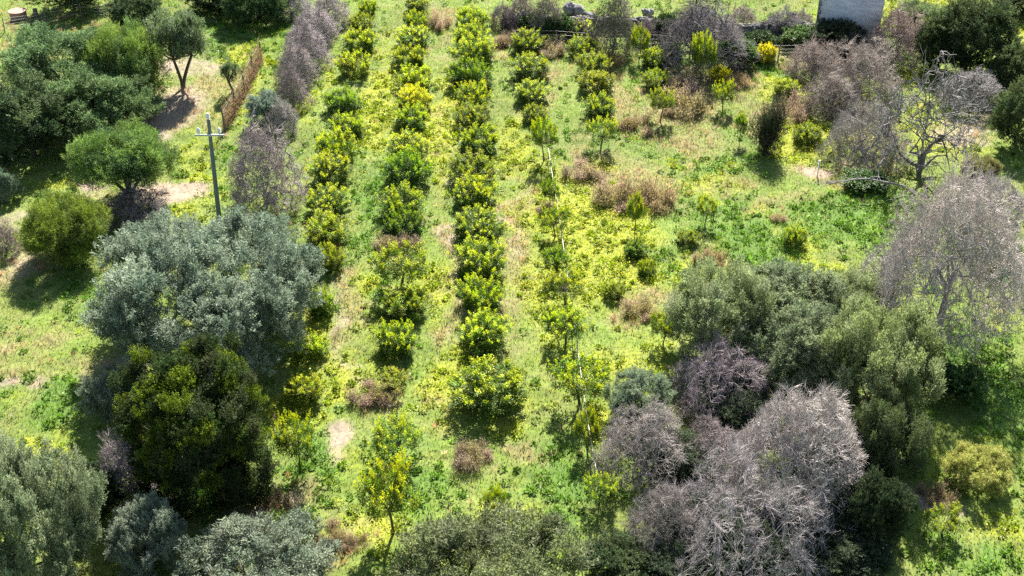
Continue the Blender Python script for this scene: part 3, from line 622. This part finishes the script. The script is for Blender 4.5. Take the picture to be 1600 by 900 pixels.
# ------------------------------------------------------------------ leafless trees and hedge
PAL = (.41, .385, .36); PUR = (.35, .32, .30)
B1 = bare_variant(301, a=3.4, H=4.0, counts=(9, 26, 80, 260, 850, 2600), col=PAL, twig_r=.010, fan=7, fan_l=.40, r0=.15, low=-.05, lump=.10, jit=.08, fsp=.42)
B2 = bare_variant(302, a=3.0, H=3.2, counts=(8, 22, 70, 220, 700, 2000), col=PUR, lump=.28, r0=.11, fan=6, fan_l=.38, twig_r=.010, fsp=.5, low=-.1, jit=.14)
B6 = bare_variant(306, a=4.2, H=3.5, counts=(7, 18, 56, 180, 640, 2300), col=PAL, lump=.30, r0=.17, fan=7, fan_l=.42, twig_r=.010, fsp=.45, low=-.12, jit=.18)
B3 = bare_variant(303, a=3.6, H=5.2, counts=(6, 18, 60, 220, 800, 2600), col=PAL, trunkH=1.3, lump=.25, jit=.18, low=-.10, r0=.11, fan=6, fan_l=.42, twig_r=.011, fsp=.5)
B4 = bare_variant(304, a=3.2, H=4.8, counts=(10, 16, 36, 100, 300), fr=(.35, .55, .75, .9, 1.0), col=(.42, .40, .40), low=.3, lump=.25, jit=.07, r0=.11, twig_r=.021, fan=3, fan_l=.6, rise=.0, upright=.25, fsp=.5, merge=True)
B5 = bare_variant(305, a=1.8, H=3.4, counts=(12, 30, 90, 320, 1300), fr=(.25, .45, .65, .84, 1.0), col=PUR, low=-.05, lump=.28, r0=.05, twig_r=.010, upright=.2, fan=5, fan_l=.4, rise=.1, jit=.2, fsp=.4)
GB = 'leafless trees in the right-hand clump'
put('bare_tree', B1, 1256, 702, 222, 215, 'large dome-shaped pale grey leafless tree, brightest of the clump', 'bare tree', GB, (1.15, 1.13, 1.15), bmax=.85)
put('bare_tree', B2, 1128, 592, 160, 125, 'purple-grey leafless tree in front of the back left olive', 'bare tree', GB, (.95, .9, 1))
for px, py, W, H, lb in [(1185, 868, 150, 70, 'dark mound added as shade at the bottom edge beneath the wide leafless tree'), (1085, 815, 130, 70, 'dark mound added as shade beneath the low leafless tree at the bottom'), (1070, 715, 120, 60, 'dark mound added as shade between the left and middle leafless trees'),
        (1265, 775, 150, 90, 'dark mound added as shade beneath the large pale dome-shaped tree'), (1150, 640, 120, 60, 'dark mound added as shade beneath the upper purple-grey leafless tree'), (1330, 860, 130, 90, 'dark mound added as deep shade at the bottom right of the clump'), (1050, 885, 120, 60, 'dark mound added as shade at the bottom edge left of the wide leafless tree')]:
    put('bramble', V_dark, px, py, W, H, lb, 'bramble', 'mounds added as shade under the right-hand clump', (.8, .85, 1.1), bmax=.45)  # low dark mounds added to make the clump's shaded interior
put('bare_tree', B2, 1012, 692, 158, 125, 'leftmost purple-grey leafless tree of the right-hand clump', 'bare tree', GB)
put('bare_tree', B2, 1120, 700, 120, 90, 'leafless tree in the middle of the clump, left of the pale dome', 'bare tree', GB, (.85, .8, .85))
put('bare_tree', B6, 1165, 815, 270, 190, 'wide leafless tree at the bottom with long pale curving limbs', 'bare tree', GB, (.9, .88, .95))
put('bare_tree', B2, 1040, 820, 140, 120, 'low dark leafless tree at the bottom left of the clump', 'bare tree', GB, (.75, .75, .75))
put('bare_tree', B3, 1490, 412, 225, 262, 'tall spreading leafless tree on a dark trunk at the right', 'bare tree', 'leafless trees on the right', (1.25, 1.22, 1.22), bmax=1.4)
put('bare_tree', B3, 1545, 330, 110, 110, 'leafless crown behind the tall spreading one, touching the right edge', 'bare tree', 'leafless trees on the right', (.85, .8, .9))
put('bare_tree', B4, 1385, 430, 100, 140, 'sparse thin leafless tree beside the tall spreading one', 'bare tree', 'leafless trees on the right', (1, 1, 1))
put('bare_tree', B4, 1452, 195, 190, 180, 'open fan-shaped leafless tree standing in bright grass', 'bare tree', 'leafless trees on the right', (.55, .55, .55))
put('bare_tree', B3, 1520, 140, 100, 62, 'broken silvery branches in front of the dark evergreens', 'bare tree', 'leafless trees on the right', (.85, .85, .88))
put('bare_tree', B2, 1345, 112, 130, 90, 'pale leafless tree right in front of the house', 'bare tree', 'leafless trees on the right', (1.1, 1.05, 1))
put('bare_shrub', B5, 1402, 62, 90, 80, 'dense pinkish-brown leafless shrub to the right of the house', 'bare shrub', None, (1, .85, .8))
put('bare_tree', B6, 1355, 210, 130, 90, 'collapsed grey dead tree leaning over dark weeds', 'bare tree', 'leafless trees on the right', (.85, .85, .85))
put('bare_shrub', B5, 1300, 150, 90, 60, 'brown-grey brush below the pale leafless tree by the house', 'bare shrub', None, (.75, .7, .65))
put('bramble', V_dark, 1306, 62, 96, 44, 'blackish bramble in front of the house doorway', 'bramble', None, (.8, .8, 1), bmax=.6)
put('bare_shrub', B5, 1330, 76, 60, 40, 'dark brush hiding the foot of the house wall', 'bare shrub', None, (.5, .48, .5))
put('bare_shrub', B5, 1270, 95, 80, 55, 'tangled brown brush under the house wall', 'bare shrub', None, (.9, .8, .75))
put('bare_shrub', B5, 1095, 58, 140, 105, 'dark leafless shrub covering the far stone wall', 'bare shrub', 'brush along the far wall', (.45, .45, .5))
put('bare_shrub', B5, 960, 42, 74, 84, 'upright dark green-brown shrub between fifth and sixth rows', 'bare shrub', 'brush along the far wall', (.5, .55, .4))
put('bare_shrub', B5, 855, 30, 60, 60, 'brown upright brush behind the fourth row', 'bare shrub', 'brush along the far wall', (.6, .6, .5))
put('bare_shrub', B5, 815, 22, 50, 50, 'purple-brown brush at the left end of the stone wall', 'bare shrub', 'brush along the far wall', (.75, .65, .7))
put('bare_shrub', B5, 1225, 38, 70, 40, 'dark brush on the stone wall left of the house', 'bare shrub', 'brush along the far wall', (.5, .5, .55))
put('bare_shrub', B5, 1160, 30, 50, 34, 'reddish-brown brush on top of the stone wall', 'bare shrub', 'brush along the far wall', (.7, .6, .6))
put('spiky_bush', V_spire, 1200, 205, 52, 138, 'tall narrow dark bush with spiky tips right of the rows', 'bush', None, (1, 1, 1), bmax=2.4)
for k, (px, py, W, H, leafy, lb) in enumerate([(832, 40, 46, 34, 1, 'dark green bramble at the left part of the stone wall'), (905, 46, 50, 30, 0, 'dark brush below the large pale boulder'), (1012, 50, 50, 36, 0, 'brown brush below the boulder left of the thin trunk'), (1040, 42, 40, 40, 1, 'dark green bramble left of the slim dark sapling'),
        (1132, 58, 60, 44, 0, 'blackish brush in the shade right of the dark leafless shrub'), (1185, 66, 60, 34, 1, 'dark bramble patch right of the pale green leafy shrub'), (1250, 34, 50, 30, 0, 'blackish brush leaning on the left side of the house'), (785, 26, 40, 34, 0, 'grey brush at the very left end of the stone wall')]):
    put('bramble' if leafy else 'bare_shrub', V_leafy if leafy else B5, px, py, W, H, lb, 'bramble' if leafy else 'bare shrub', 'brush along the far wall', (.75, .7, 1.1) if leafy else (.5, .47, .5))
GH = 'bare hedge left of the leftmost row'
for (px, py, W, H, lb, t) in [(515, 18, 58, 50, 'farthest grey bush of the bare hedge at the top edge', (1, .95, 1.05)), (490, 42, 70, 56, 'second grey bush from the top in the bare hedge', (1.05, 1, 1.1)), (478, 72, 72, 62, 'dense purple-grey bush in the upper bare hedge', (.95, .9, 1)),
                          (462, 104, 60, 62, 'grey bush in the bare hedge beside the yellowish citrus', (1, .95, 1)), (456, 140, 52, 78, 'narrow brownish bush of the bare hedge with dark foot', (.8, .75, .75)), (440, 185, 50, 50, 'small grey bush just above the big bare one', (.9, .9, .9)), (410, 270, 112, 160, 'biggest bare grey bush, right beside the utility pole', (.95, .9, .95)),
                          (455, 8, 60, 40, 'grey bush at the top edge left of the hedge', (.8, .8, .9))]:
    put('bare_hedge_bush', B5, px, py, W, H, lb, 'bare bush', GH, t)
put('bramble', V_dark, 140, 770, 110, 100, 'blackish mound added as shade left of the ivy thicket', 'bramble', None, (.8, .85, 1), bmax=.7)  # dark mound put in where the ground is only shaded
put('bare_shrub', B5, 196, 730, 90, 150, 'purple bare twiggy shrub in the shade left of the thicket', 'bare shrub', None, (1, .95, 1.05))
put('bare_shrub', B5, 215, 322, 96, 60, 'low dark dead brush under the round light green tree', 'bare shrub', None, (.6, .55, .6))
put('bare_shrub', B5, 5, 375, 50, 50, 'dead brush pile at the left edge', 'bare shrub', None, (.7, .6, .6))

# ------------------------------------------------------------------ dry brown bushes
DV = [drybush_variant(401), drybush_variant(402, 1.1, .7), drybush_variant(403, .8, 1.0, 520, (.33, .26, .20), clumps=8)]
DB = [(868,76,36,38,'behind the fourth row'),(955,92,34,36,'right of the second citrus in the fifth row'),(1062,128,50,36,'between the sixth and seventh rows, upper'),(1078,160,60,40,'between the sixth and seventh rows, lower'),(1152,126,30,34,'round one right of the yellow citrus'),(920,266,46,54,'tall pinkish one below the fifth row'),
      (975,300,62,50,'left half of the wide pink-brown patch'),(1018,305,60,46,'right half of the wide pink-brown patch'),(612,378,50,38,'under a citrus of the second row'),(1006,476,44,46,'alone among green weeds in the centre right'),(1112,402,32,40,'above the right-hand olives'),(586,618,46,58,'left of the brownish citrus'),
      (732,702,52,48,'in the shade under the big third-row citrus'),(688,30,34,22,'at the far end between second and third rows'),(786,62,36,32,'at the far end between third and fourth rows'),(1214,340,20,40,'thin upright one at the right of the orchard'),
      (560,846,32,40,'straw tuft near the bottom left of the second row'),(528,838,46,44,'pale tuft beside the bottom grey olive'),(436,786,48,36,'pinkish one at the foot of the thicket'),(1240,168,50,32,'behind the tall dark spiky bush'),
      (985,190,40,34,'right of the last fifth-row citrus group'),(855,325,26,24,'dark one under a fourth-row citrus'),(1470,775,40,22,'left of the yellow-green bush')]
for i, (px, py, W, H, lb) in enumerate(DB):
    q = rr.uniform(.75, 1.05)
    put('dry_bush', DV[i % 3], px, py, W*1.35, H*.9, 'dry brown bush ' + lb, 'dry bush', 'dry brown bushes in the orchard', (q, q*rr.uniform(.95, 1.05), q*rr.uniform(.85, 1.05)), bmax=.42)

# ------------------------------------------------------------------ utility pole
x, y, z = at(346, 372)
s = scale_at(x, y); topz = 1
for h in np.arange(5, 14, .05):          # height at which the top reaches the photograph's row
    rel = np.array([x, y, h-CAM_H]); zc = rel[1]*ct-rel[2]*st; v = 450-F_PX*(rel[1]*st+rel[2]*ct)/zc
    if v <= 188: topz = float(h); break
o = empty('utility_pole', (x, y, z), 0, 'grey wooden utility pole with crossarm and three white insulators', 'utility pole')
lean = .3
mb = MB(); hs = np.linspace(-.3, topz-z, 9); path_tube(mb, [(lean*max(h, 0)/topz, 0, h) for h in hs], np.linspace(.17, .11, 9), 12)
tubes(mb, [(lean*(topz-z)/topz, 0, topz-z)], [(lean, 0, topz-z+.03)], .11, .01, 12)
link('pole', mb.mesh('pole', True), M_pole, o)
ah = topz-z-.95; ax = lean*ah/topz
mb = MB(); box(mb, ax-.9, ax+.9, -.20, -.125, ah-.05, ah+.05); arm = link('crossarm', mb.mesh('crossarm'), M_metal, o)
mb = MB(); tubes(mb, [(ax, -.02, ah-.09)], [(ax, -.02, ah+.09)], .16, .16, 12); link('bracket', mb.mesh('bracket'), M_metal, arm)
for (ix, iy, iz) in ((ax-.62, -.16, ah+.05), (ax+.62, -.16, ah+.05), (lean, 0, topz-z)):
    mb = MB(); prof = [(.025, 0), (.025, .10), (.10, .10), (.13, .17), (.09, .24), (.12, .30), (.085, .38), (.05, .44), (.005, .46)]
    for (r0, z0), (r1, z1) in zip(prof[:-1], prof[1:]):
        if abs(z1-z0) < 1e-4: z1 += .004
        tubes(mb, [(ix, iy, iz+z0)], [(ix, iy, iz+z1)], r0, r1, 12)
    link('insulator', mb.mesh('insulator', True), M_white, o)

# ------------------------------------------------------------------ fences
def fence(pts, H, label, wires=3, r=.045, mat=M_wood, overgrown=False, seed=0, name='wire_fence'):
    W_ = [at(*p) for p in pts]; o = empty(name, W_[0], 0, label, 'fence'); b = np.array(W_[0]); rg = random.Random(seed)
    tops = []
    for w in W_:
        q = np.array(w)-b; h = H*rg.uniform(.9, 1.15); l = rg.uniform(-.08, .08)
        mb = MB(); path_tube(mb, [q+(0, 0, -.2), q+(l*.5, 0, h*.5), q+(l, 0, h)], [r, r*.95, r*.85], 7); link('post', mb.mesh('post', True), mat, o)
        tops.append((q, h))
    for k in range(wires):
        mb = MB(); pts_ = [q+(0, 0, h*(.3+.62*k/max(1, wires-1))) for q, h in tops]; path_tube(mb, pts_, .007, 4); link('wire', mb.mesh('wire'), M_metal, o)
    if overgrown:
        rng = np.random.default_rng(seed); mb = MB()
        for (q0, h0), (q1, h1) in zip(tops[:-1], tops[1:]):
            n = int(np.linalg.norm(q1-q0)*420); t = rng.random((n, 1)); P = q0+(q1-q0)*t+rng.normal(0, .13, (n, 3)); P[:, 2] = np.abs(rng.normal(0, .5, n))*h0*.9
            D = rng.normal(0, .5, (n, 3)); D[:, 2] += .6
            leaves(rng, mb, P, D, rng.uniform(.15, .45, n), rng.uniform(.02, .05, n), var(rng, (.24, .17, .11), n, .3))
        link('dead_creeper', mb.mesh('dead_creeper'), M_grass, o)
fence([(8, 52), (44, 43), (73, 38), (102, 32), (128, 27), (158, 30), (185, 20)], 1.3, 'wire fence on thin posts across the top left field', 4, seed=2)
fence([(409, 98), (396, 122), (384, 148), (368, 178), (352, 206)], 1.9, 'brown fence overgrown with dead creeper left of the bare hedge', 3, .07, overgrown=True, seed=3)
fence([(800, 72), (870, 74), (930, 77), (1033, 84), (1054, 86), (1078, 87), (1140, 92), (1215, 96), (1262, 99)], 1.6, 'wire fence on dark posts in front of the far stone wall', 4, .06, seed=4)
# slim dark trunk above the wall
x, y, z = at(1080, 60); mb = MB(); path_tube(mb, [(0, 0, -.2), (0, 0, 1.5), (.15, 0, 3), (.2, 0, 4.6)], [.12, .1, .08, .05], 7)
for q in range(9):
    a0 = np.array([.1+.012*q, 0, 1.8+.3*q]); path_tube(mb, [a0, a0+np.array([rr.uniform(-.5, .5), rr.uniform(-.4, .4), .5]), a0+np.array([rr.uniform(-.9, .9), rr.uniform(-.6, .6), 1.1])], [.04, .025, .01], 5)
o = link('bare_sapling', mb.mesh('bare_sapling', True), M_bark); o.location = (x, y, z); prop(o, 'slim dark leafless sapling rising above the far stone wall', 'sapling')

# ------------------------------------------------------------------ irrigation pipe, stake, pipe end, tank, stump, fallen branches
PH = .75
pp = [at(*p, PH) for p in ((857, 232), (866, 292), (876, 352), (884, 410), (893, 470), (901, 532), (910, 600), (919, 662), (933, 742))]
o = empty('irrigation_pipe', (pp[0][0], pp[0][1], 0), 0, 'long straight pale irrigation pipe running along the fourth row', 'pipe')
b = np.array([pp[0][0], pp[0][1], 0]); mb = MB()
for i in range(len(pp)-1):
    q0 = np.array(pp[i])-b; q1 = np.array(pp[i+1])-b; mid = (q0+q1)/2-(0, 0, .05); path_tube(mb, [q0, mid, q1], .028, 8)
link('pipe', mb.mesh('pipe', True), M_pipe, o)
for p in pp:
    q = np.array(p)-b; mb = MB(); tubes(mb, [q+(.06, 0, -PH-.3)], [q+(.06, 0, .1)], .025, .025, 6); link('stake', mb.mesh('stake'), M_metal, o)
pp = [at(*p, .16) for p in ((678, 840), (695, 834), (715, 829), (735, 827), (758, 822), (775, 821))]
b = np.array(pp[0]); mb = MB(); path_tube(mb, [np.array(p)-b for p in pp], .035, 7)
o = link('water_hose', mb.mesh('water_hose', True), M_pipe); o.location = tuple(b); prop(o, 'pale curved hose lying on the grass near the bottom', 'hose')
x, y, z = at(1277, 275); mb = MB(); box(mb, -.04, .04, -.04, .04, -.3, 1.15); box(mb, -.06, .06, -.06, .06, 1.152, 1.2); o = link('white_stake', mb.mesh('white_stake'), M_white); o.location = (x, y, z); prop(o, 'short white stake by the bare earth patch', 'stake')
x, y, z = at(30, 30); o = empty('water_tank', (x, y, z), 0, 'low round rusty red tank in the top left field', 'tank')
mb = MB(); tubes(mb, [(0, 0, -.1)], [(0, 0, .75)], .74, .74, 24); link('tank_wall', mb.mesh('tank_wall', True), M_rust, o)
mb = MB(); tubes(mb, [(0, 0, .75), (0, 0, .82)], [(0, 0, .82), (0, 0, .83)], [.8, .8], [.8, .02], 24); link('lid', mb.mesh('lid'), M_rust, o)
x, y, z = at(57, 27); mb = MB(); tubes(mb, [(0, 0, -.1), (0, 0, .8)], [(0, 0, .8), (0, 0, .81)], [.24, .2], [.2, .01], 9); o = link('tree_stump', mb.mesh('tree_stump'), M_wood); o.location = (x, y, z); prop(o, 'short wooden stump beside the rusty tank', 'stump')
for i, (p0, p1, lb) in enumerate([((1300, 287), (1415, 292), 'long pale fallen branch lying left of the fan-shaped bare tree'), ((1318, 178), (1385, 235), 'thick bleached dead limb arching over the collapsed tree'), ((1372, 275), (1400, 215), 'bleached broken trunk beside the fan-shaped bare tree'), ((1510, 160), (1545, 112), 'bleached limb in front of the dark evergreens')]):
    a = np.array(at(*p0, .9)); c = np.array(at(*p1, .5)); mb = MB(); d = c-a; n = 7; s = np.linspace(0, 1, n)[:, None]
    rng = np.random.default_rng(i); pts = d*s+np.array([0, 0, .5])*np.sin(s*3.14)+rng.normal(0, .06, (n, 3)); path_tube(mb, pts, np.linspace(.03, .075, n), 6)
    for q in range(22):
        k = rng.integers(0, n-1); e = pts[k]+norm(-d)*rng.uniform(.4, 1.3)+rng.normal(0, .35, 3); mid = (pts[k]+e)/2+rng.normal(0, .08, 3); path_tube(mb, [pts[k], mid, e], [.025, .018, .008], 5)
    o = link('fallen_branch', mb.mesh('fallen_branch', True), M_palebark); o.location = tuple(a); prop(o, lb, 'dead branch', 'bleached dead branches')
print('objects', len(bpy.data.objects))
